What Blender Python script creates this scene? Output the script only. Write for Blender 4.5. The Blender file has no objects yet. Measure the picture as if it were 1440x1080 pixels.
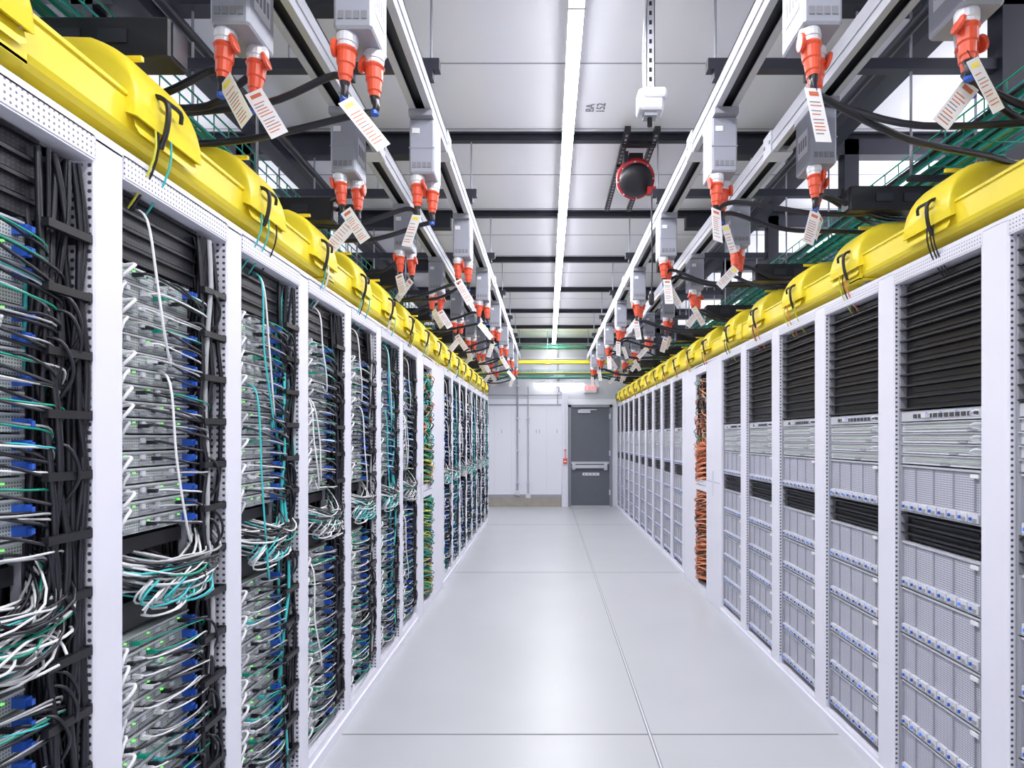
import bpy, math, random
from mathutils import Vector, Matrix, Euler
R = random.Random(7)
scene = bpy.context.scene
try:
    scene.view_settings.view_transform = 'Standard'
    scene.view_settings.look = 'None'
    scene.view_settings.exposure = 0.2
except Exception: pass

# ------------------------------------------------------------------ materials
MATS = {}
def mat(name, col, rough=0.5, metal=0.0, emit=0.0, var=0.06, scale=8.0, dots=None, bump=0.0):
    m = bpy.data.materials.new(name); m.use_nodes = True
    nt = m.node_tree; N = nt.nodes; L = nt.links
    b = N['Principled BSDF']
    b.inputs['Roughness'].default_value = rough
    b.inputs['Metallic'].default_value = metal
    tc = N.new('ShaderNodeTexCoord')
    nz = N.new('ShaderNodeTexNoise'); nz.inputs['Scale'].default_value = scale
    nz.inputs['Detail'].default_value = 4
    L.new(tc.outputs['Object'], nz.inputs['Vector'])
    mx = N.new('ShaderNodeMix'); mx.data_type = 'RGBA'
    mx.inputs[6].default_value = (*[c*(1-var) for c in col], 1)
    mx.inputs[7].default_value = (*[min(1, c*(1+var)) for c in col], 1)
    L.new(nz.outputs['Fac'], mx.inputs[0])
    out = mx.outputs[2]
    if dots:
        ax, pitch, rad, dcol = dots[:4]
        sep = N.new('ShaderNodeSeparateXYZ'); L.new(tc.outputs['Object'], sep.inputs[0])
        cmb = N.new('ShaderNodeCombineXYZ')
        L.new(sep.outputs[ax[0].upper()], cmb.inputs[0]); L.new(sep.outputs[ax[1].upper()], cmb.inputs[1])
        vm = N.new('ShaderNodeVectorMath'); vm.operation = 'DIVIDE'
        pp = pitch if isinstance(pitch, tuple) else (pitch, pitch)
        vm.inputs[1].default_value = (pp[0], pp[1], 1); L.new(cmb.outputs[0], vm.inputs[0])
        fr = N.new('ShaderNodeVectorMath'); fr.operation = 'FRACTION'; L.new(vm.outputs[0], fr.inputs[0])
        sb = N.new('ShaderNodeVectorMath'); sb.operation = 'SUBTRACT'; sb.inputs[1].default_value = (.5, .5, 0)
        L.new(fr.outputs[0], sb.inputs[0])
        ln = N.new('ShaderNodeVectorMath'); ln.operation = 'LENGTH'; L.new(sb.outputs[0], ln.inputs[0])
        lt = N.new('ShaderNodeMath'); lt.operation = 'LESS_THAN'; lt.inputs[1].default_value = rad
        L.new(ln.outputs['Value'], lt.inputs[0])
        m2 = N.new('ShaderNodeMix'); m2.data_type = 'RGBA'
        L.new(lt.outputs[0], m2.inputs[0]); L.new(out, m2.inputs[6]); m2.inputs[7].default_value = (*dcol, 1)
        out = m2.outputs[2]
    L.new(out, b.inputs['Base Color'])
    if bump:
        bp = N.new('ShaderNodeBump'); bp.inputs['Strength'].default_value = bump
        L.new(nz.outputs['Fac'], bp.inputs['Height']); L.new(bp.outputs[0], b.inputs['Normal'])
    if emit:
        L.new(out, b.inputs['Emission Color']); b.inputs['Emission Strength'].default_value = emit
    MATS[name] = m
    return name

WHITE = mat('rack_white_paint', (.76, .76, .86), .38, var=.02)
PERFXZ = mat('perforated_white_xz', (.70, .70, .79), .4, dots=('xz', .020, .24, (.07, .07, .09)), var=.02)
PERFYZ = mat('perforated_white_yz', (.72, .72, .81), .4, dots=('yz', .0135, .20, (.14, .14, .18)), var=.02)
BLACK = mat('black_plastic', (.011, .011, .015), .42)
BLACKC = mat('black_cable', (.012, .012, .020), .38)
DARK = mat('dark_steel', (.024, .026, .040), .45, var=.2)
BLANK = mat('blanking_panel', (.016, .016, .022), .35, dots=('yz', (.012, .009), .22, (.05, .05, .065)))
INT = mat('rack_interior', (.05, .05, .06), .6)
SILVER = mat('server_silver', (.60, .62, .67), .35, .25)
SFACE = mat('server_vent_face', (.52, .57, .56), .42, .12, dots=('yz', (.007, .0075), .27, (.09, .11, .11)))
MESHF = mat('storage_mesh_face', (.55, .56, .65), .42, .1, dots=('yz', (.0085, .0085), .29, (.11, .11, .15)))
GREYP = mat('grey_metal', (.34, .35, .40), .45, .2)
LGREY = mat('light_grey_metal', (.66, .67, .73), .4, .12)
BLUE = mat('blue_latch', (.02, .10, .52), .35)
BLUEL = mat('blue_led', (.06, .2, .85), .3, emit=.3)
GLED = mat('green_led', (.2, .85, .15), .3, emit=.9)
TEAL = mat('teal_fiber', (.05, .52, .54), .4)
GREEN = mat('green_fiber', (.0, .30, .20), .4)
WCAB = mat('white_cable', (.76, .76, .79), .45)
GCAB = mat('grey_cable', (.42, .43, .46), .45)
ORANGE = mat('orange_fiber', (.84, .24, .08), .45)
PEACH = mat('peach_fiber', (.82, .40, .25), .45)
YEL = mat('yellow_plastic', (.90, .73, .035), .38, var=.03)
YELC = mat('yellow_cable', (.68, .68, .06), .4)
RED = mat('red_connector', (.72, .09, .04), .38)
DRED = mat('dark_red', (.42, .02, .03), .35)
ALU = mat('brushed_aluminium', (.55, .56, .62), .38, .4)
BOXG = mat('tap_box_grey', (.33, .345, .41), .45, .1)
PAPER = mat('tag_paper', (.78, .78, .81), .6)
TXT = mat('tag_print', (.60, .16, .08), .6)
TXTG = mat('grey_print', (.22, .22, .25), .6)
LIGHT = mat('led_strip_emitter', (1, .99, 1), .5, emit=44, var=0)
LIGHT2 = mat('wall_lamp_emitter', (1, .99, 1), .5, emit=9, var=0)
EXITM = mat('exit_sign_red', (1, .12, .12), .5, emit=1.3, var=0)
CEIL = mat('ceiling_panel', (.88, .88, .92), .6, var=.025, scale=2)
SEAM = mat('ceiling_seam', (.36, .37, .41), .6)
FLOORM = mat('polished_concrete', (.48, .495, .53), .36, var=.07, scale=1.3)
JOINT = mat('floor_joint', (.22, .22, .24), .7)
WALLM = mat('painted_wall', (.80, .81, .89), .6, var=.02, scale=1)
WALLU = mat('upper_wall', (.60, .61, .67), .6, var=.06, scale=1)
BASEM = mat('concrete_base', (.38, .35, .30), .8, var=.2, scale=6)
DOORM = mat('door_grey', (.115, .13, .16), .45)
DOORG = mat('door_frame_grey', (.25, .265, .31), .45)
GLOSS = mat('translucent_panel', (.38, .39, .46), .22, .2, var=.45, scale=3.5)

# ------------------------------------------------------------------ mesh builder
def catmull(P, k=4):
    P = [Vector(p) for p in P]
    if len(P) < 3: return P
    out = []
    Q = [P[0]*2-P[1]] + P + [P[-1]*2-P[-2]]
    for i in range(1, len(Q)-2):
        a, b, c, d = Q[i-1], Q[i], Q[i+1], Q[i+2]
        for j in range(k):
            t = j/k
            out.append(.5*((2*b)+(-a+c)*t+(2*a-5*b+4*c-d)*t*t+(-a+3*b-3*c+d)*t**3))
    out.append(P[-1]); return out

class MB:
    def __init__(s):
        s.v = []; s.f = []; s.m = []; s.sm = []; s.mi = {}; s.M = None
    def mid(s, name):
        if name not in s.mi: s.mi[name] = len(s.mi)
        return s.mi[name]
    def add(s, vs, fs, m, smooth=False):
        o = len(s.v)
        if s.M is not None: vs = [s.M @ Vector(p) for p in vs]
        s.v += [tuple(p) for p in vs]
        k = s.mid(m)
        for f in fs:
            s.f.append([i+o for i in f]); s.m.append(k); s.sm.append(smooth)
    def box(s, x0, x1, y0, y1, z0, z1, m):
        if x0 > x1: x0, x1 = x1, x0
        if y0 > y1: y0, y1 = y1, y0
        if z0 > z1: z0, z1 = z1, z0
        s.add([(x0,y0,z0),(x1,y0,z0),(x1,y1,z0),(x0,y1,z0),(x0,y0,z1),(x1,y0,z1),(x1,y1,z1),(x0,y1,z1)],
              [(0,3,2,1),(4,5,6,7),(0,1,5,4),(1,2,6,5),(2,3,7,6),(3,0,4,7)], m)
    def cbox(s, x0, x1, y0, y1, z0, z1, m, c=.006):
        if x0 > x1: x0, x1 = x1, x0
        def ring(i, z):
            a0, a1, b0, b1 = x0+i, x1-i, y0+i, y1-i
            return [(a0+c,b0,z),(a1-c,b0,z),(a1,b0+c,z),(a1,b1-c,z),(a1-c,b1,z),(a0+c,b1,z),(a0,b1-c,z),(a0,b0+c,z)]
        vs = ring(c*.6, z0)+ring(0, z0+c)+ring(0, z1-c)+ring(c*.6, z1)
        fs = []
        for r in range(3):
            for i in range(8):
                j = (i+1) % 8
                fs.append((r*8+i, r*8+j, r*8+8+j, r*8+8+i))
        fs += [tuple(reversed(range(8))), tuple(range(24, 32))]
        s.add(vs, fs, m)
    def tube(s, pts, r, m, n=5, k=4, caps=False):
        P = catmull(pts, k) if k > 1 else [Vector(p) for p in pts]
        vs = []; fs = []
        t0 = (P[1]-P[0]).normalized()
        ref = Vector((0, 0, 1)) if abs(t0.z) < .9 else Vector((1, 0, 0))
        u = t0.cross(ref).normalized()
        for i, p in enumerate(P):
            t = (P[min(i+1, len(P)-1)]-P[max(i-1, 0)])
            if t.length < 1e-9: t = t0
            t.normalize()
            u = (u - t*u.dot(t))
            if u.length < 1e-6: u = t.orthogonal()
            u.normalize(); w = t.cross(u)
            for a in range(n):
                an = 2*math.pi*a/n
                vs.append(p+(u*math.cos(an)+w*math.sin(an))*r)
        for i in range(len(P)-1):
            for a in range(n):
                b = (a+1) % n
                fs.append((i*n+a, i*n+b, (i+1)*n+b, (i+1)*n+a))
        if caps:
            fs.append(tuple(range(n))); fs.append(tuple((len(P)-1)*n+a for a in range(n)))
        s.add(vs, fs, m, True)
    def lathe(s, p, d, prof, m, n=16, smooth=False):
        p = Vector(p); d = Vector(d).normalized()
        u = d.orthogonal().normalized(); w = d.cross(u)
        vs = []; fs = []
        for (h, r) in prof:
            for a in range(n):
                an = 2*math.pi*a/n
                vs.append(p+d*h+(u*math.cos(an)+w*math.sin(an))*r)
        for i in range(len(prof)-1):
            for a in range(n):
                b = (a+1) % n
                fs.append((i*n+a, i*n+b, (i+1)*n+b, (i+1)*n+a))
        fs.append(tuple(range(n))); fs.append(tuple((len(prof)-1)*n+a for a in range(n)))
        s.add(vs, fs, m, smooth)
    def mesh(s, name):
        me = bpy.data.meshes.new(name)
        me.from_pydata(s.v, [], s.f)
        for nm in s.mi: me.materials.append(MATS[nm])
        me.polygons.foreach_set('material_index', s.m)
        me.polygons.foreach_set('use_smooth', s.sm)
        me.update()
        return me
    def obj(s, name, loc=(0, 0, 0)):
        return place(s.mesh(name), name, loc)

def place(me, name, loc=(0, 0, 0), parent=None):
    o = bpy.data.objects.new(name, me); scene.collection.objects.link(o)
    o.location = loc
    if parent: o.parent = parent
    return o

XL, XR = -1.05, 1.48
CZ = 3.65
YB = 13.6
YS = -3.0

# ------------------------------------------------------------------ room shell
b = MB(); b.box(-3.6, 3.6, YS, YB, -.1, 0, FLOORM)
jx = .516
b.box(jx-.009, jx+.009, YS, YB, 0, .0012, JOINT)
b.box(jx-.004, jx+.004, YS, YB, 0, .0022, LGREY)
for y in (-.65, 3.16, 6.95, 10.75): b.box(XL, XR, y-.005, y+.005, 0, .0012, JOINT)
b.obj('floor')

b = MB(); b.box(-3.6, 3.6, YS, YB, CZ, CZ+.1, CEIL)
y = YS+.5
while y < YB:
    b.box(-3.5, 3.5, y-.004, y+.004, CZ-.003, CZ, SEAM); y += .762
ceil = b.obj('ceiling')
def text(body, loc, size, rot, m, parent=None, name='lettering'):
    c = bpy.data.curves.new(name, 'FONT'); c.body = body; c.size = size; c.extrude = .0008
    c.align_x = 'CENTER'; c.align_y = 'CENTER'
    o = bpy.data.objects.new(name, c); scene.collection.objects.link(o)
    c.materials.append(MATS[m])
    o.matrix_world = Matrix.Translation(loc) @ rot
    if parent:
        o.parent = parent; o.matrix_parent_inverse = parent.matrix_world.inverted()
    return o
rt = Matrix(((0, -1, 0, 0), (-1, 0, 0, 0), (0, 0, -1, 0), (0, 0, 0, 1)))
text('BA', (.280, 4.08, CZ-.003), .08, rt, TXTG, ceil, 'marking_letters')
text('152', (.350, 4.08, CZ-.003), .08, rt, TXTG, ceil, 'marking_digits')

b = MB()
b.box(-3.6, 3.6, YB, YB+.15, 2.33, CZ, WALLU)
b.box(-3.6, .45, YB, YB+.15, 0, 2.33, WALLM); b.box(1.405, 3.6, YB, YB+.15, 0, 2.33, WALLM)
b.box(.45, 1.405, YB, YB+.15, 2.21, 2.33, WALLM)
b.box(-1.9, .3, YB-.012, YB, .24, 2.2, WALLM)
for x in (-1.15, -.78, -.02): b.box(x-.003, x+.003, YB-.015, YB, .26, 2.18, LGREY)
b.box(-1.9, .3, YB-.03, YB, 2.19, 2.22, GREYP)
b.box(-1.9, .3, YB-.05, YB, .22, .26, SEAM)
b.box(.31, .44, YB-.10, YB, 0, 2.45, WHITE)
b.box(-3.3, 3.3, YB-.06, YB, CZ-.10, CZ, DARK)
for x in (-1.0, -.62, -.25, -.18, .2):
    for z in (1.62,): b.box(x, x+.012, YB-.016, YB, z-.03, z+.05, GREYP)
b.obj('wall_back')
b = MB(); b.box(-3.34, .30, YB-.07, YB-.0, 0, .22, BASEM); b.box(-3.34, .30, YB-.075, YB-.0, .20, .225, GREYP); b.obj('baseboard_back')
for sx, nm in ((-1, 'wall_left'), (1, 'wall_right')):
    b = MB(); b.box(sx*3.35, sx*3.5, YS, YB, 0, CZ, WALLU)
    y = YS+.2
    while y < YB-1.2:
        b.box(sx*3.33, sx*3.35, y+.12, y+1.40, 2.45, 3.4, GLOSS)
        b.box(sx*3.15, sx*3.35, y-.08, y+.08, 0, CZ, DARK)
        y += 1.52
    b.box(sx*3.2, sx*3.35, YS, YB, 3.42, 3.52, DARK); b.box(sx*3.2, sx*3.35, YS, YB, 2.40, 2.48, DARK)
    b.obj(nm)

# door
b = MB(); dx0, dx1 = .51, 1.345
b.box(dx0-.06, dx0, YB-.03, YB+.1, 0, 2.21, DOORG); b.box(dx1, dx1+.06, YB-.03, YB+.1, 0, 2.21, DOORG)
b.box(dx0-.06, dx1+.06, YB-.03, YB+.1, 2.15, 2.21, DOORG)
b.box(dx0, dx1, YB+.02, YB+.07, .01, 2.15, DOORM)
b.box(dx0+.01, dx1-.01, YB-.0, YB+.02, .92, .97, ALU)
b.cbox(dx0+.02, dx1-.05, YB-.06, YB-.01, .83, .90, ALU)
b.box(dx0+.03, dx0+.09, YB-.05, YB+.02, .80, .93, LGREY); b.box(dx1-.12, dx1-.05, YB-.05, YB+.02, .79, .94, LGREY)
b.box(dx0+.15, dx0+.42, YB-.04, YB+.0, 2.03, 2.10, ALU); b.box(dx0+.2, dx0+.55, YB-.07, YB-.05, 2.09, 2.11, ALU)
b.box(dx0+.25, dx1-.22, YB+.01, YB+.02, .67, .73, PAPER)
for k in range(4): b.box(dx0+.28+k*.08, dx0+.32+k*.08, YB+.007, YB+.01, .69, .71, TXTG)
for z in (.25, 1.1, 1.9): b.box(dx1-.01, dx1+.02, YB-.04, YB+.01, z, z+.11, LGREY)
b.box(dx0, dx1, YB-.02, YB+.1, 0, .015, ALU)
b.obj('door_1')

b = MB(); b.cbox(.79, 1.07, YB-.07, YB, 2.46, 2.66, LGREY); b.box(.805, 1.055, YB-.075, YB-.07, 2.475, 2.645, PAPER)
ex = b.obj('exit_sign')
rf = Matrix.Rotation(math.radians(90), 4, 'X')
text('EXIT', (.93, YB-.078, 2.56), .13, rf, EXITM, ex, 'exit_letters')
b = MB(); b.box(-.30, .78, YB-.14, YB-.06, 2.665, 2.70, LGREY); b.box(-.29, .77, YB-.13, YB-.07, 2.635, 2.665, LIGHT2)
b.box(-.1, -.06, YB-.08, YB, 2.66, 2.72, GREYP); b.box(.5, .54, YB-.08, YB, 2.66, 2.72, GREYP); b.obj('wall_strip_light')
b = MB(); b.cbox(.335, .425, YB-.15, YB-.10, .93, 1.05, RED, .008); b.box(.35, .41, YB-.158, YB-.15, .97, .99, PAPER)
b.cbox(.35, .41, YB-.14, YB-.10, 1.20, 1.30, PAPER); b.box(.36, .40, YB-.145, YB-.14, 1.21, 1.24, RED)
b.tube([(.38, YB-.11, 1.30), (.38, YB-.11, 2.4)], .007, LGREY, 6, 1); b.tube([(.38, YB-.11, 1.05), (.38, YB-.11, 1.2)], .007, RED, 6, 1)
b.obj('fire_alarm_pull_station')
b = MB()
for x, z0, z1, r in ((-.65, .3, CZ-.1, .017), (-.42, .25, 2.6, .012), (.22, 2.2, CZ-.1, .014)):
    b.tube([(x, YB-.06, z0), (x, YB-.06, z1)], r, GREYP, 8, 1, True)
    for z in (.5, 1.2, 1.9, 2.6):
        if z0 < z < z1: b.box(x-.04, x+.04, YB-.085, YB-.01, z, z+.03, LGREY)
for (x, z, w, h) in ((-.65, .30, .05, .1), (-.42, .24, .05, .1), (-1.0, 2.75, .14, .16), (-.15, 2.95, .16, .12), (.25, 2.85, .12, .16)):
    b.box(x-w, x+w, YB-.11, YB-.01, z-h/2, z+h/2, LGREY)
b.tube([(-2, YB-.07, 2.85), (1.9, YB-.07, 2.85)], .014, GREYP, 8, 1); b.tube([(-2, YB-.07, 2.42), (.2, YB-.07, 2.42), (.25, YB-.07, 2.5), (.25, YB-.07, 2.8)], .012, GREYP, 8, 3)
b.tube([(-1.5, YB-.07, 3.2), (1.9, YB-.07, 3.2)], .02, LGREY, 8, 1)
b.obj('wall_conduit')

# ------------------------------------------------------------------ beams
BY = [-1.65+1.52*k for k in range(10)]
BY = [y for y in BY if y < 13]
b = MB()
for y in BY:
    b.box(-3.14, 3.14, y-.03, y+.03, CZ-.012, CZ, DARK)
    b.box(-3.14, 3.14, y-.006, y+.006, CZ-.05, CZ-.012, DARK)
    b.box(-3.14, 3.14, y-.025, y+.025, CZ-.06, CZ-.05, DARK)
b.obj('ceiling_beam')
for sx, x0, x1 in ((-1, .5, 3.14), (1, .74, 3.14)):
    b = MB()
    for y in BY:
        b.box(sx*x0, sx*x1, y-.025, y+.025, 3.20, 3.25, DARK)
        b.box(sx*(x0+.42+(.15 if sx>0 else 0)), sx*x1, y-.05, y+.05, 3.48, CZ-.06, DARK)
        for x in (x0+.04, x0+.7, 1.9, 2.7):
            b.tube([(sx*x, y, 3.2), (sx*x, y, CZ)], .006, GREYP, 6, 1)
        b.box(sx*2.08, sx*2.18, y-.05, y+.05, 2.215, CZ-.06, DARK)
    b.box(sx*1.80, sx*1.92, YS, YB-.07, 3.42, 3.50, DARK)
    b.tube([(sx*1.65, YS, 3.36), (sx*1.65, YB-.07, 3.36)], .025, DARK, 8, 1)
    b.tube([(sx*2.3, YS, 3.05), (sx*2.3, YB-.07, 3.05)], .03, GREYP, 8, 1)
    b.obj('support_frame')

# strip light (opaque housing, emitting diffuser underneath)
b = MB(); lx = .135; y = -2.9
while y < 13.1:
    b.box(lx-.036, lx+.036, y, y+1.15, 3.500, 3.504, LIGHT)
    b.cbox(lx-.038, lx+.038, y, y+1.165, 3.504, 3.56, LGREY, .006)
    b.box(lx-.038, lx+.038, y+1.15, y+1.165, 3.497, 3.555, GREYP)
    for yy in (y+.2, y+.95): b.box(lx-.01, lx+.01, yy-.01, yy+.01, 3.55, CZ, LGREY)
    y += 1.165
b.obj('ceiling_strip_light')

# ------------------------------------------------------------------ busways
TZ = 3.05
TR = [(-.60, -1), (-.97, -1), (.84, 1), (1.27, 1)]
bw = MB()
L0, L1 = YS, 12.55
bw.box(-.052, -.044, L0, L1, 0, .11, ALU); bw.box(.044, .052, L0, L1, 0, .11, ALU)
bw.box(-.052, .052, L0, L1, .102, .11, ALU)
bw.box(-.044, -.022, L0, L1, 0, .006, ALU); bw.box(.022, .044, L0, L1, 0, .006, ALU)
bw.box(-.044, .044, L0, L1, .03, .04, BLACK)
bw.box(-.058, -.052, L0, L1, .04, .052, ALU); bw.box(.052, .058, L0, L1, .04, .052, ALU)
yy = .4
while yy < L1:
    bw.box(-.060, .060, yy-.06, yy+.06, -.006, .116, LGREY)
    for q in (-.04, .04): bw.box(-.064, .064, yy+q-.008, yy+q+.008, .05, .066, GREYP)
    yy += 3.05
for y in BY:
    bw.box(-.07, .07, y-.025, y+.025, .11, .15, DARK)
bwm = bw.mesh('power_busway')
for x, s in TR: place(bwm, 'power_busway', (x, 0, TZ))

def tag(b, p, ang, tilt, w=.058, h=.18, yaw=0):
    b.M = Matrix.Translation(p) @ Euler((tilt, ang, yaw)).to_matrix().to_4x4()
    b.tube([(0, 0, .03), (0, 0, 0)], .0015, BLACK, 4, 1)
    b.box(-w/2, w/2, -.0008, .0008, -h, 0, PAPER)
    for sd in (-1, 1):
        y0, y1 = sd*.0009, sd*.0015
        b.box(-w*.3, w*.3, y0, y1, -.026, -.012, TXT if R.random() < .6 else YEL)
        z = -.045
        while z > -h+.015:
            b.box(-w*.38, w*(.1+.28*R.random()), y0, y1, z-.0032, z, TXT if R.random() < .7 else TXTG)
            z -= .0115 + (.006 if R.random() < .3 else 0)
    b.M = None

def tapbox(s, xw, seed):
    global R
    R = random.Random(seed)
    b = MB()
    b.box(-.056, .056, -.12, .12, -.03, .0, GREYP)
    b.cbox(-.060, .060, -.085, .095, -.29, -.03, BOXG, .008)
    b.box(-.062, .062, -.087, -.083, -.17, -.166, GREYP)
    b.box(-.045, -.01, -.088, -.085, -.10, -.075, PAPER)
    for k in range(4): b.box(-.045+k*.024, -.028+k*.024, -.088, -.085, -.262, -.238, TXTG)
    for sd in (-1, 1):
        b.box(sd*.0605, sd*.062, -.05, .06, -.22, -.11, LGREY)
        for k in range(4): b.box(sd*.062, sd*.063, -.04+k*.025, -.025+k*.025, -.19, -.14, TXTG)
    for i, (px, py) in enumerate(((-.028, -.045), (.030, .045))):
        d = Vector((R.uniform(-.10, .10), R.uniform(-.12, .02), -1)).normalized()
        p = Vector((px, py, -.285))
        b.lathe(p, d, [(0, .030), (.012, .034), (.034, .034), (.036, .031), (.05, .031)], LGREY)
        b.lathe(p, d, [(.048, .031), (.056, .035), (.064, .029), (.098, .028), (.103, .024), (.135, .022), (.139, .018), (.153, .017)], RED)
        b.lathe(p, d, [(.151, .016), (.17, .012), (.175, .010)], BLACK, 10)
        q = p+d*.05
        b.M = Matrix.Translation(q+Vector((R.choice((-1, 1))*.034, -.012, 0))) @ Euler((.3, R.uniform(-.5, .5), 0)).to_matrix().to_4x4()
        b.lathe((0, 0, 0), (1, 0, 0), [(-.005, .024), (-.003, .027), (.005, .027), (.007, .022)], RED, 12)
        b.M = None
        e = p+d*.17
        xe = s*(1.43+R.random()*.3)-xw if s < 0 else (1.80+R.random()*.25)-xw
        low = 2.56-TZ+R.uniform(-.08, .06)
        dy = R.uniform(-.05, .5)
        f = R.uniform(.12, .28)
        pts = [e-d*.02, e+d*.03, (e.x+(xe-e.x)*f*.3, e.y+.02+dy*.1, low+.06+R.random()*.03), (e.x+(xe-e.x)*(f+.15), e.y+dy*.35, low),
               (e.x+(xe-e.x)*.72, e.y+dy*.7, low+.01), (xe, e.y+dy, low-.02), (xe+s*.1, e.y+dy+.05, low-.16)]
        b.tube(pts, .0115, BLACKC, 8, 6)
        if i == 0 or R.random() < .6:
            tag(b, e+d*R.uniform(-.02, .06)+Vector((R.uniform(-.02, .02), -.016, 0)), R.uniform(-.75, .75), R.uniform(-.3, .3), h=R.uniform(.14, .19), yaw=R.uniform(-.7, .7))
        b.lathe(e+d*.03, d, [(0, .0135), (.012, .0135)], BLUE, 8)
    return b.mesh('power_tap_box')
for ti, (x, s) in enumerate(TR):
    vs = [tapbox(s, x, 11+ti*7+k) for k in range(3)]
    y = {0: .95, 1: .93, 2: .93, 3: .84}[ti]; k = 0
    while y < 12.4:
        place(vs[(k*2+ti) % 3], 'power_tap_box', (x, y, TZ)); y += (1.06 if y < 2.9 else (1.38 if ti in (0, 2) else 1.22)); k += 1

# ------------------------------------------------------------------ racks
def wander_tube(b, f, y0, y1, d0, d1, z0, z1, m, r, RR, s, step=.14):
    y = RR.uniform(y0, y1); d = RR.uniform(d0, d1); pts = []
    z = z1
    while z > z0:
        pts.append(f(d, y, z))
        y = min(y1, max(y0, y+RR.uniform(-.022, .022))); d = min(d1, max(d0, d+RR.uniform(-.02, .02)))
        z -= step
    b.tube(pts, r, m, 5, 2)

def left_rack(seed, period=.60):
    s = -1; RR = random.Random(seed); b = MB()
    def f(d, y, z): return (s*d, y, z)
    def bx(d0, d1, y0, y1, z0, z1, m): b.box(s*d0, s*d1, y0, y1, z0, z1, m)
    b.cbox(-.065, 0, .0, .10, .0, 2.2, WHITE, .005)
    bx(.06, .15, .002, .006, .06, 2.15, PERFXZ)
    bx(.003, .06, -.002, .0, .06, 2.15, PERFXZ)
    bx(.15, 1.0, .002, .006, .06, 2.15, WHITE)
    bx(0, .06, .10, period, 2.14, 2.2, WHITE); bx(-.002, 0, .10, period, 2.145, 2.195, PERFYZ)
    bx(0, .35, 0.0, period, 2.2, 2.215, WHITE)
    bx(.0, 1.0, 0, period, 2.19, 2.2, WHITE)
    bx(0, .06, .10, period, 0, .085, WHITE); bx(-.012, 0, 0, period, 0, .05, WHITE)
    bx(.98, 1.0, 0, period, 0, 2.2, INT)
    bx(.06, 1, .10, period, .05, .07, INT)
    y0, y1 = .104, .462
    bx(.06, .08, y1+.004, y1+.016, .09, 2.13, GREYP)
    z = 2.135
    nb = RR.choice((3, 4, 3))
    for k in range(nb+1):
        bx(.05, .5, y0, y1+.03, z-.038, z, BLANK); bx(.040, .05, y0, y1+.03, z-.008, z, BLACK); z -= .0445
    midz = (1.04, 1.235)
    def servers(zt, zb):
        z = zt
        while z-.0445 > zb:
            h = .040; zc = z-h/2
            bx(.052, .62, y0, y1, z-h, z, SFACE)
            bx(.046, .052, y0, y1, z-.005, z, SILVER)
            bx(.044, .052, y0, y0+.05, z-h+.004, z-.006, SILVER)
            bx(.040, .046, y0+.008, y0+.022, z-.026, z-.012, INT)
            bx(.040, .046, y0+.028, y0+.042, z-.026, z-.012, INT)
            for k in range(4):
                yy = y0+.065+k*.064
                bx(.047, .053, yy, yy+.04, z-h+.006, z-h+.013, GREYP)
                if RR.random() < .8: bx(.043, .05, yy+.005, yy+.020, z-.020, z-.008, LGREY)
            for k in range(3):
                if RR.random() < .6:
                    yy = y0+RR.choice((.065, .10, .16, .22, .30))
                    bx(.0425, .048, yy, yy+.005, z-.013, z-.009, GLED)
            if RR.random() < .88:
                bx(.022, .052, y1-.026, y1-.010, z-h+.007, z-.012, BLUE)
                bx(.012, .026, y1-.023, y1-.014, z-h+.012, z-.016, BLUE)
            if RR.random() < .95:
                m = RR.choice((WCAB, GCAB, WCAB, WCAB))
                o = RR.uniform(.02, .045)
                b.tube([f(.05, y0+.03, zc), f(.042-o, y0+.032, zc+.008), f(.035-o, y0+.010, zc-.008), f(.015, y0+.004, zc-.034), f(.045, y0+.022, zc-.045)], .0046, m, 5, 3)
            for (pr, m, r, ya, yb, sag) in ((.48, GREEN, .0026, .10, .24, .02), (.48, WCAB, .0027, .08, .2, .03), (.95, BLACKC, .0038, .16, .32, .05), (.12, TEAL, .002, .1, .3, .03), (.5, GCAB, .0028, .05, .25, .02), (.5, BLACKC, .0042, .05, .2, .06)):
                if RR.random() < pr:
                    ys = y0+RR.uniform(ya, yb); ye = RR.uniform(.49, .55); sg = RR.uniform(.2, 1)*sag
                    o = RR.uniform(.02, .05)
                    bx(.025, .05, ys-.005, ys+.005, zc-.005, zc+.005, m)
                    b.tube([f(.042, ys, zc), f(.045-o, ys+.014, zc+.002), f(.042-o, (ys+ye)/2, zc-sg*.5), f(.015, ye-.03, zc-sg), f(.03, ye, zc-sg-.02), f(.06, ye+.01, zc-sg-.06)], r, m, 5, 3)
            z -= .0445
    servers(z-.006, midz[1])
    bx(.07, .55, y0, y1, 1.19, 1.23, BLACK)
    bx(.07, .55, y0, y1, .985, 1.06, BLACK)
    for k in range(76):
        m = RR.choice((WCAB, WCAB, WCAB, TEAL, BLACKC, BLACKC, BLACKC, GCAB, BLACKC, GREEN if RR.random() < .5 else WCAB))
        ys = RR.uniform(.10, .33); ye = RR.uniform(.48, .59); zz = RR.uniform(1.10, 1.19)
        dep = RR.uniform(-.03, .04)
        b.tube([f(.09, ys, zz+.01), f(dep+.02, ys+.04, zz-.02), f(dep, (ys+ye)/2, zz-RR.uniform(.02, .07)), f(dep+.01, ye-.06, zz-.03), f(.05, ye, zz+RR.uniform(-.03, .05)), f(.10, ye, zz+.07)], RR.choice((.0028, .0038)), m, 5, 3)
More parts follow.
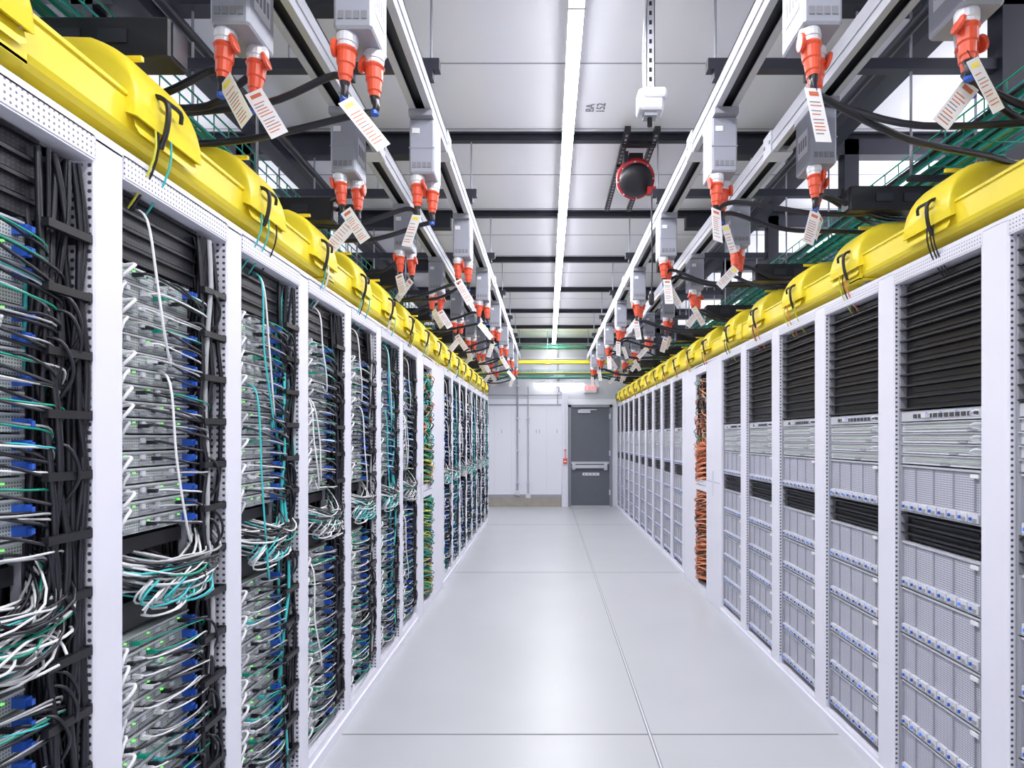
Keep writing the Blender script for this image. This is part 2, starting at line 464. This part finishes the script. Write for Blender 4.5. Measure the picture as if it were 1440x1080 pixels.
    for k in range(20):
        m = RR.choice((WCAB, WCAB, TEAL, WCAB, WCAB, GCAB))
        c = (RR.uniform(-.02, .03), RR.uniform(.24, .42), RR.uniform(1.05, 1.10)); rr = RR.uniform(.04, .08); ph = RR.uniform(0, 6)
        pts = []
        for a in range(9):
            an = ph+a/8*2*math.pi*.93
            pts.append(f(c[0]+.015*math.sin(an*2), c[1]+rr*1.25*math.cos(an), c[2]+rr*.55*math.sin(an)))
        b.tube(pts, .0032, m, 5, 2)
    servers(.975, .12)
    for k in range(32):
        wander_tube(b, f, .475, .588, .010, .13, .08, 2.12, BLACKC if RR.random() < .93 else RR.choice((WCAB, GCAB, TEAL)), RR.choice((.005, .007, .008)), RR, s)
    z = .2
    while z < 2.05:
        bx(-.002, .014, .465, .592, z-.009, z+.009, BLACK); bx(.0, .09, .585, .594, z-.012, z+.012, BLACK)
        z += .135
    for k in range(9):
        zz = RR.uniform(.3, 2.0); y = RR.uniform(.47, .52)
        b.tube([f(.03, y, zz), f(.0, y+.015, zz-.01), f(-.008, y+.035, zz-.05), f(.0, y+.045, zz-.09), f(.03, y+.04, zz-.14)], .0042, BLACKC, 5, 3)
    for k in range(RR.choice((2, 3, 4))):
        m = RR.choice((WCAB, WCAB, WCAB, TEAL)); yy = RR.uniform(.12, .3); zt = RR.choice((2.12, 1.7, .95)); ln = RR.uniform(.4, .8)
        zb = max(.15, zt-ln)
        b.tube([f(.08, yy+.05, zt), f(.0, yy, zt-.05), f(-.012, yy+RR.uniform(-.02, .06), (zt+zb)/2), f(-.015, yy+.05, zb+.08), f(.01, yy+.12, zb), f(.06, yy+.2, zb+.05)], .0035, m, 5, 5)
    return b.mesh('server_rack')

def right_rack(seed, period=.665):
    s = 1; RR = random.Random(seed); b = MB()
    def bx(d0, d1, y0, y1, z0, z1, m): b.box(s*d0, s*d1, y0, y1, z0, z1, m)
    def f(d, y, z): return (s*d, y, z)
    b.cbox(0, .06, 0, .13, 0, 2.2, WHITE, .005)
    bx(.03, 1.0, .002, .006, .06, 2.15, WHITE)
    bx(.004, .055, -.003, .0, .1, 2.15, PERFXZ)
    bx(0, .06, .12, period, 2.15, 2.2, WHITE); bx(-.002, 0, .12, period, 2.155, 2.195, PERFYZ)
    bx(0, 1, 0, period, 2.2, 2.212, WHITE)
    bx(0, .06, .12, period, 0, .06, WHITE); bx(-.012, 0, 0, period, 0, .045, WHITE)
    bx(.98, 1, 0, period, 0, 2.2, INT); bx(.05, 1, .12, period, .03, .05, INT)
    y0, y1 = .142, .645
    bx(.018, .07, y0-.012, y0, .07, 2.14, GREYP); bx(.018, .07, y1, y1+.010, .07, 2.14, GREYP)
    zb = 1.615
    z = 2.14; n = 11; st = (z-zb)/n
    for k in range(n):
        bx(.045, .10, y0, y1, z-st+.004, z-.002, BLANK)
        bx(.014, .05, y0, y1, z-st, z-st+.006, BLACK)
        bx(.036, .046, y0+.02, y1-.02, z-st*.55, z-st*.5, DARK)
        z -= st
    bx(.10, .11, y0, y1, zb, 2.14, BLACK)
    z = 1.608
    bx(.022, .5, y0, y1, z-.042, z, SILVER)
    for k in range(12): bx(.018, .023, y0+.03+k*.033, y0+.05+k*.033, z-.03, z-.014, INT)
    for k in range(4): bx(.016, .019, y0+.05+k*.09, y0+.056+k*.09, z-.011, z-.008, BLUEL)
    bx(.0, .022, y0+.30, y0+.33, z-.03, z-.012, LGREY)
    z -= .047
    for k in range(4):
        bx(.026, .5, y0, y1, z-.04, z, LGREY)
        bx(.022, .026, y0+.02, y1-.02, z-.028, z-.012, SFACE)
        bx(.018, .026, y0, y1, z-.004, z, SILVER)
        bx(.020, .026, y0+.04+k*.05, y0+.09+k*.05, z-.036, z-.030, GREYP)
        z -= .0435
    z -= .003
    def storage(z, h):
        bx(.025, .6, y0, y1, z-h, z, MESHF)
        bx(.018, .026, y0, y1, z-.007, z, SILVER); bx(.018, .026, y0, y1, z-h, z-h+.005, SILVER)
        bx(.016, .026, y0, y0+.012, z-h, z, GREYP); bx(.016, .026, y1-.012, y1, z-h, z, GREYP)
        hb = .045
        nl = 8; w = (y1-y0-.03)/nl
        for k in range(nl):
            ya = y0+.015+k*w
            bx(.013, .026, ya+.004, ya+w-.004, z-h+.008, z-h+hb-.006, LGREY)
            bx(.009, .014, ya+.012, ya+.028, z-h+.012, z-h+.024, GREYP)
            bx(.006, .014, ya+.036, ya+.043, z-h+.016, z-h+.027, BLUE if RR.random() < .8 else BLUEL)
            if k % 2 == 0: bx(.020, .026, ya+.03, ya+.033, z-h+hb, z-.012, GREYP)
        bx(.014, .02, y0+.02, y0+.06, z-.028, z-.014, PAPER)
    storage(z, .193); z -= .200
    bx(.05, .5, y0, y1, z-.115, z, BLACK)
    for k in range(3):
        bx(.020, .05, y0, y1, z-.012-k*.038, z-.006-k*.038, BLANK)
        bx(.04, .055, y0+.05, y1-.05, z-.034-k*.038, z-.024-k*.038, DARK)
    z -= .120
    hs = (z-.09)/5
    for k in range(5):
        storage(z, hs-.006); z -= hs
    for k in range(4):
        zz = 1.59-k*.045
        b.tube([f(.02, .134, zz), f(-.01, .138, zz+.004), f(-.020, .150, zz-.004), f(-.01, .160, zz-.012), f(.015, .15, zz-.016)], .0035, LGREY, 5, 3)
    return b.mesh('storage_rack')

def net_rack(side, w0, w1, w2, seed, cols, cols2):
    s = side; RR = random.Random(seed); b = MB()
    def bx(d0, d1, y0, y1, z0, z1, m): b.box(s*d0, s*d1, y0, y1, z0, z1, m)
    def f(d, y, z): return (s*d, y, z)
    tot = w0+w1+w2
    b.cbox(*sorted((0, s*.06)), 0, w0, 0, 2.2, WHITE, .006); b.cbox(*sorted((0, s*.06)), w0+w1, tot, 0, 2.2, WHITE, .006)
    bx(.06, 1, 0, .01, 0, 2.2, WHITE); bx(.06, 1, tot-.01, tot, 0, 2.2, WHITE); bx(0, 1, 0, tot, 2.19, 2.21, WHITE)
    bx(0, .06, w0, w0+w1, 2.12, 2.2, WHITE); bx(0, .06, w0, w0+w1, 0, .08, WHITE); bx(.98, 1.0, 0, tot, 0, 2.2, INT)
    bx(.20, .22, w0, w0+w1, .08, 2.12, BLACK)
    bx(-.003, 0, .04, w0-.04, 1.1, 1.104, GREYP); bx(-.01, 0, w0*.5-.006, w0*.5+.006, .98, 1.2, LGREY)
    z = 2.08
    while z > .14:
        if .99 < z < 1.12: bx(.0, .2, w0, w0+w1, z-.05, z, WHITE); z -= .055; continue
        bx(.09, .20, w0+.01, w0+w1-.01, z-.036, z, BLACK if z > 1.5 else GREYP)
        cc = cols2 if z > 1.5 else cols
        for k in range(11):
            if z > 1.5 and RR.random() < .35: continue
            yy = w0+.03+k*(w1-.06)/11
            m = RR.choice(cc)
            bx(.07, .09, yy, yy+.012, z-.03, z-.015, m)
            ye = w0+w1-.02 if (z < 1.5 or k > 5) else w0+.02
            o = RR.uniform(0, .05)
            b.tube([f(.08, yy, z-.02), f(.03-o*.5, yy+.005, z-.022), f(.02-o, (yy+ye)/2, z-.03-RR.random()*.04), f(.02, ye-.02, z-.06-RR.random()*.05), f(.06, ye, z-.12)], .0038, m, 5, 3)
        z -= .047
    for k in range(16):
        m = RR.choice(cols)
        ya = w0+w1-.08
        wander_tube(b, f, ya, ya+.07, .02, .10, .1, 1.6 if k % 3 else 2.08, m, .0045, RR, s, .10)
    for k in range(6):
        wander_tube(b, f, w0+.01, w0+.05, .03, .10, .1, 2.08, RR.choice(cols2), .005, RR, s, .12)
    return b.mesh('network_rack')

lv = [left_rack(101+k) for k in range(3)]
seq = [-.95, -.35, .25, .85, 1.45, 2.05, 2.65, 3.25, 3.85, 4.45] + [6.25+.6*k for k in range(8)]
for i, y in enumerate(seq): place(lv[(i*2+1) % 3], 'server_rack', (XL, y, 0))
place(net_rack(-1, .25, .40, .55, 5, (YELC, GREEN, BLACKC, GREEN, TEAL, PEACH), (TEAL, ORANGE, BLACKC, GREEN)), 'network_rack', (XL, 5.05, 0))
rv = [right_rack(201+k) for k in range(2)]
seqr = [5.335-.665*k for k in range(1, 11)] + [6.75+.665*k for k in range(10)]
for i, y in enumerate(seqr): place(rv[i % 2], 'storage_rack', (XR, y, 0))
place(net_rack(1, .50, .42, .495, 9, (ORANGE, PEACH, ORANGE, PEACH, BLACKC), (BLACKC, ORANGE, GREEN, PEACH, BLACKC)), 'network_rack', (XR, 5.335, 0))
b = MB(); b.cbox(-1.0, 0, 0, .04, 0, 2.2, WHITE); b.box(-1.0, -.02, .04, .045, .05, 2.15, WHITE); b.obj('rack_end_panel', (XL, 11.05, 0))
b = MB(); b.cbox(0, 1.0, 0, .04, 0, 2.2, WHITE); b.box(.02, 1.0, .04, .045, .05, 2.15, WHITE); b.obj('rack_end_panel', (XR, 13.4, 0))

# ------------------------------------------------------------------ yellow raceway
def hood(b, s, yc, RR, cols):
    NU, NV = 24, 18
    hw = .128; d0, d1 = .31, -.03
    zb = 2.350; H = .182
    vs = []; fs = []
    for layer in (0, 1):
        o = layer*.006
        for i in range(NU+1):
            u = -1+2*i/NU
            uu = math.copysign(1-(1-abs(u))**1.8, u)
            for j in range(NV+1):
                v = j/NV
                w = -1+2*v
                ww = math.copysign(1-(1-abs(w))**1.8, w)
                vv = (ww+1)/2
                hz = (max(0, 1-abs(uu)**8))**(1/8)*(max(0, 1-abs(ww)**(4.5 if w > 0 else 7)))**(1/(2.6 if w > 0 else 5))
                flare = 1+.14*vv*vv
                x = s*(d0+(d1-d0)*vv + (o if w > 0 else -o))
                z = zb+(H-.02*vv-o)*hz - (.05*max(0, vv-.6)*2.5 if w > 0 else 0)
                vs.append((x, yc+uu*(hw-o)*flare, z))
    st = (NU+1)*(NV+1)
    for l in (0, 1):
        for i in range(NU):
            for j in range(NV):
                a = l*st+i*(NV+1)+j
                fs.append((a, a+1, a+NV+2, a+NV+1))
    for j in range(NV):
        for i in (0, NU):
            a = i*(NV+1)+j; fs.append((a, a+1, a+1+st, a+st))
    for i in range(NU):
        a = i*(NV+1)+NV; fs.append((a, a+NV+1, a+NV+1+st, a+st))
    b.add(vs, fs, YEL, True)
    b.box(s*.05, s*.25, yc-.006, yc+.006, zb+H-.01, zb+H+.002, YEL)
    for sy in (-1, 1): b.box(s*.10, s*.16, yc+sy*.128, yc+sy*.142, zb-.02, zb+.03, YEL)
    vs = []; fs = []
    prof = [(.16, 2.36), (.10, 2.372), (.05, 2.368), (.012, 2.345), (-.012, 2.31), (-.02, 2.268)]
    for i, (d, z) in enumerate(prof):
        for y in (-.12, -.105, .105, .12):
            vs.append((s*d, yc+y*(1+.03*i), z+(.012 if abs(y) > .11 else 0)))
    for i in range(len(prof)-1):
        for k in range(3):
            a = i*4+k; fs.append((a, a+1, a+5, a+4))
    b.add(vs, fs, YEL, True)
    b.tube([(s*.01, yc-.05, 2.40), (s*-.03, yc-.05, 2.395), (s*-.05, yc-.05, 2.37), (s*-.046, yc-.05, 2.31), (s*-.030, yc-.05, 2.26)], .007, BLACK, 6, 3)
    b.tube([(s*-.045, yc-.05, 2.385), (s*-.047, yc+.01, 2.385), (s*-.042, yc+.02, 2.36)], .006, BLACK, 6, 3)
    for k in range(3):
        m = RR.choice(cols); yy = yc+RR.uniform(-.08, .09)
        b.tube([(s*.2, yy, 2.34), (s*.06, yy, 2.382), (s*-.012, yy+.005, 2.35), (s*-.028, yy+.01, 2.26), (s*.01, yy+.015, 2.16), (s*.09, yy+.02, 2.05)], .0030, m, 5, 3)
def raceway(s, ycs, y1, cols, seed):
    RR = random.Random(seed); b = MB()
    a0, a1 = .0, .30
    prof = [(a0-.006, 2.362), (a0-.006, 2.352), (a0, 2.352), (a0, 2.275), (a0+.006, 2.262), (a0+.02, 2.254), (a1-.02, 2.254), (a1-.006, 2.262), (a1, 2.275), (a1, 2.352), (a1+.006, 2.352), (a1+.006, 2.362)]
    vs = []; fs = []
    for y in (YS, y1):
        for (d, z) in prof: vs.append((s*d, y, z))
    n = len(prof)
    for i in range(n-1): fs.append((i, i+1, n+i+1, n+i))
    b.add(vs, fs, YEL)
    b.box(s*(a0+.003), s*(a0+.006), YS, y1, 2.27, 2.362, YEL); b.box(s*(a1-.006), s*(a1-.003), YS, y1, 2.27, 2.362, YEL)
    y = -.6
    while y < y1:
        b.box(s*(a0-.010), s*(a0+.004), y-.05, y+.05, 2.245, 2.366, YEL); b.box(s*(a0-.010), s*(a1+.01), y-.05, y+.05, 2.244, 2.252, YEL)
        for yy in (y-.03, y+.03): b.lathe((s*(a0-.009), yy, 2.30), (-s, 0, 0), [(0, .008), (.006, .007)], LGREY, 8)
        b.box(s*.04, s*.07, y-.02, y+.02, 2.215, 2.252, GREYP); b.box(s*.25, s*.28, y-.02, y+.02, 2.215, 2.252, GREYP)
        y += 1.8
    for k in range(14):
        m = RR.choice(cols); x = RR.uniform(a0+.03, a1-.03); z = RR.uniform(2.265, 2.33)
        b.tube([(s*x, YS, z), (s*(x+.01), 4, z+.01), (s*x, 8, z-.005), (s*x, y1, z)], .006, m, 5, 3)
    for yc in ycs: hood(b, s, yc, RR, cols)
    return b
rl = raceway(-1, [y+.25 for y in seq] + [5.3, 5.9], 11.0, (TEAL, YELC, WCAB, BLACKC), 3); rl.obj('yellow_fiber_raceway', (XL, 0, 0))
rr = raceway(1, [y+.40 for y in seqr] + [5.8, 6.45], 13.3, (ORANGE, YELC, BLACKC, ORANGE, BLACKC), 4); rr.obj('yellow_fiber_raceway', (XR, 0, 0))
b = MB()
b.box(-3.1, 3.1, 12.6, 12.78, 2.99, 2.995, YELC); b.box(-3.1, 3.1, 12.595, 12.60, 2.99, 3.05, YEL); b.box(-3.1, 3.1, 12.78, 12.785, 2.99, 3.05, YEL)
for x in (-2.6, -1.3, .0, 1.3, 2.6):
    b.tube([(x, 12.69, 3.0), (x, 12.69, CZ)], .006, GREYP, 6, 1); b.box(x-.05, x+.05, 12.585, 12.80, 2.98, 3.055, YEL)
b.obj('cross_fiber_raceway')
b = MB()
for zt, yt, m in ((3.36, 12.9, GREEN), (2.74, 12.9, GREEN), (2.84, 12.95, YELC)):
    for k in range(5): b.tube([(-3.1, yt+k*.05, zt), (0, yt+k*.05, zt-.008), (3.1, yt+k*.05, zt)], .012, (m, YELC, GREEN, TEAL, BLACKC)[k], 5, 2)
    for yy in (yt-.03, yt+.24): b.tube([(-3.1, yy, zt+.05), (3.1, yy, zt+.05)], .005, GREEN, 5, 1)
    x = -3.1
    while x < 3.1:
        b.tube([(x, yt-.03, zt+.05), (x, yt-.03, zt-.02), (x, yt+.24, zt-.02), (x, yt+.24, zt+.05)], .003, GREYP, 4, 1); x += .15
for x in (-2.2, -.75, 2.2): b.tube([(x, 13.0, 2.72), (x, 13.0, CZ)], .006, GREYP, 6, 1)
b.obj('cross_cable_tray')

for s, X in ((-1, -1.50), (1, 1.84)):
    b = MB(); RR = random.Random(20+s)
    y1 = 11.8 if s < 0 else 12.5
    for z in (2.73, 2.78, 2.83):
        for dx in (-.13, .13): b.tube([(dx, YS, z), (dx, y1, z)], .004, TEAL if z < 2.8 else GREEN, 5, 1)
    y = YS+.05
    while y < y1:
        b.tube([(-.13, y, 2.83), (-.13, y, 2.715), (.13, y, 2.715), (.13, y, 2.83)], .0035, GREEN, 4, 1); y += .12
    for k in range(18):
        m = RR.choice((GREEN, TEAL, BLACKC, GREEN, TEAL, YELC)); x = RR.uniform(-.11, .11); z = RR.uniform(2.725, 2.79)
        b.tube([(x, YS, z), (x+.02, 0, z+.02), (x-.01, 3, z), (x+.01, 6, z+.015), (x, 9, z), (x, y1, z)], .009, m, 5, 3)
    for y in BY:
        if y > y1: continue
        b.box(-.16, .16, y-.02, y+.02, 2.695, 2.713, DARK)
        for dx in (-.15, .15): b.tube([(dx, y, 2.70), (dx, y, CZ)], .006, GREYP, 6, 1)
    b.obj('wire_basket_tray', (X, 0, 0))
for s, x0, ys in ((-1, 1.06, 1.80), (1, 1.42, 1.66)):
    b = MB()
    b.cbox(*sorted((0, s*.92)), -.045, .045, 0, .115, BLACK, .006)
    b.box(s*-.004, 0, -.035, .035, .01, .105, DARK)
    for k in range(6): b.box(s*(.12+k*.13), s*(.2+k*.13), -.049, -.045, .04, .08, DARK)
    b.box(s*.45, s*.49, -.03, .03, -.35, 0, DARK); b.box(s*.85, s*.89, -.03, .03, -.35, 0, DARK)
    me = b.mesh('overhead_power_panel')
    y = ys-1.32*2
    while y < (10.8 if s < 0 else 13):
        place(me, 'overhead_power_panel', (s*x0, y, 2.566)); y += 1.32

# ------------------------------------------------------------------ cord reel
b = MB()
for x in (-.10, .10):
    b.box(x-.02, x+.02, -.35, 1.15, .0, .035, BLACK)
    y = -.3
    while y < 1.1:
        b.box(x-.008, x+.008, y, y+.03, -.001, .0, GREYP); y += .06
for yy in (-.15, .2): b.box(-.12, .12, yy-.02, yy+.02, -.012, .0, BLACK)
b.box(-.05, .05, -.03, .05, -.09, 0, BLACK); b.box(-.09, -.06, -.06, .1, -.16, 0, DARK)
ax = Vector((-.02, -1, -.75)).normalized()
c = Vector((0, .03, -.16))
b.lathe(c-ax*.05, ax, [(0, .10), (.01, .128), (.03, .138), (.045, .128)], DRED, 32)
b.lathe(c-ax*.0, ax, [(-.01, .112), (.03, .112)], BLACK, 32)
b.lathe(c+ax*.025, ax, [(0, .128), (.010, .140), (.022, .136), (.026, .118)], DRED, 32)
b.lathe(c+ax*.045, ax, [(0, .122), (.02, .118), (.045, .100), (.062, .07), (.070, .03), (.071, .001)], BLACK, 32, True)
b.lathe(c+ax*.100, ax, [(0, .074), (.008, .062)], DARK, 24)
for k in range(8):
    an = k*math.pi/4; u = ax.orthogonal().normalized(); w = ax.cross(u)
    b.lathe(c+ax*.048+(u*math.cos(an)+w*math.sin(an))*.127, ax, [(0, .006), (.008, .005)], LGREY, 8)
b.box(.08, .14, -.05, .0, -.30, -.25, DRED)
b.tube([(.11, -.03, -.28), (.115, -.03, -.8), (.11, -.03, -1.02)], .006, BLACKC, 6, 2)
b.lathe((.11, -.03, -1.0), (0, 0, -1), [(0, .008), (.02, .02), (.08, .02), (.1, .012)], BLACK, 12)
b.obj('cord_reel', (.64, 4.55, CZ-.095))

b = MB()
b.box(-.021, .021, -.021, -.017, -.50, 0, LGREY); b.box(-.021, -.017, -.021, .02, -.50, 0, LGREY); b.box(.017, .021, -.021, .02, -.50, 0, LGREY)
z = -.03
while z > -.48: b.box(-.006, .006, -.0225, -.021, z-.02, z, BLACK); z -= .045
b.cbox(-.06, .06, -.05, .05, -.60, -.50, LGREY, .01); b.cbox(-.045, .075, -.06, .04, -.545, -.50, WHITE, .01)
b.box(-.03, .03, -.03, .03, -.62, -.60, GREYP)
b.tube([(0, 0, -.62), (.0, .0, -.66)], .012, BLACK, 8, 1, True)
b.tube([(-.02, -.03, 0), (-.035, -.03, -.3), (-.03, -.02, -.5)], .006, WCAB, 6, 3)
b.obj('hanging_sensor_box', (.49, 3.0, CZ))

# ------------------------------------------------------------------ world & lights
w = bpy.data.worlds.new('World'); scene.world = w; w.use_nodes = True
w.node_tree.nodes['Background'].inputs[0].default_value = (.93, .94, 1.0, 1)
w.node_tree.nodes['Background'].inputs[1].default_value = 1.5
def area(name, loc, sx, sy, power, rot=(0, 0, 0)):
    l = bpy.data.lights.new(name, 'AREA'); l.shape = 'RECTANGLE'; l.size = sx; l.size_y = sy; l.energy = power
    l.color = (.955, .955, 1)
    o = bpy.data.objects.new(name, l); scene.collection.objects.link(o); o.location = loc; o.rotation_euler = rot
area('aisle_luminaire', (lx, 5.3, 3.49), .07, 15, 130)
for sx in (-1, 1):
    area('rear_aisle_fill', (sx*2.75, 5.5, 3.38), .12, 15, 55)  # added fill lamp behind the racks, lifts the general light level
    area('ceiling_bounce_fill', (sx*2.85, 5.5, 2.3), .25, 15, 330, (math.pi, sx*math.radians(50), 0))  # added upward fill to brighten the ceiling, no fixture modelled here

cam = bpy.data.cameras.new('camera'); co = bpy.data.objects.new('camera', cam); scene.collection.objects.link(co)
co.location = (0, 0, 1.5); co.rotation_euler = (math.pi/2, 0, 0)
cam.sensor_width = 36; cam.sensor_fit = 'HORIZONTAL'; cam.lens = 22.0
cam.shift_x = -50/1440; cam.shift_y = 75/1440; cam.clip_start = .02
scene.camera = co
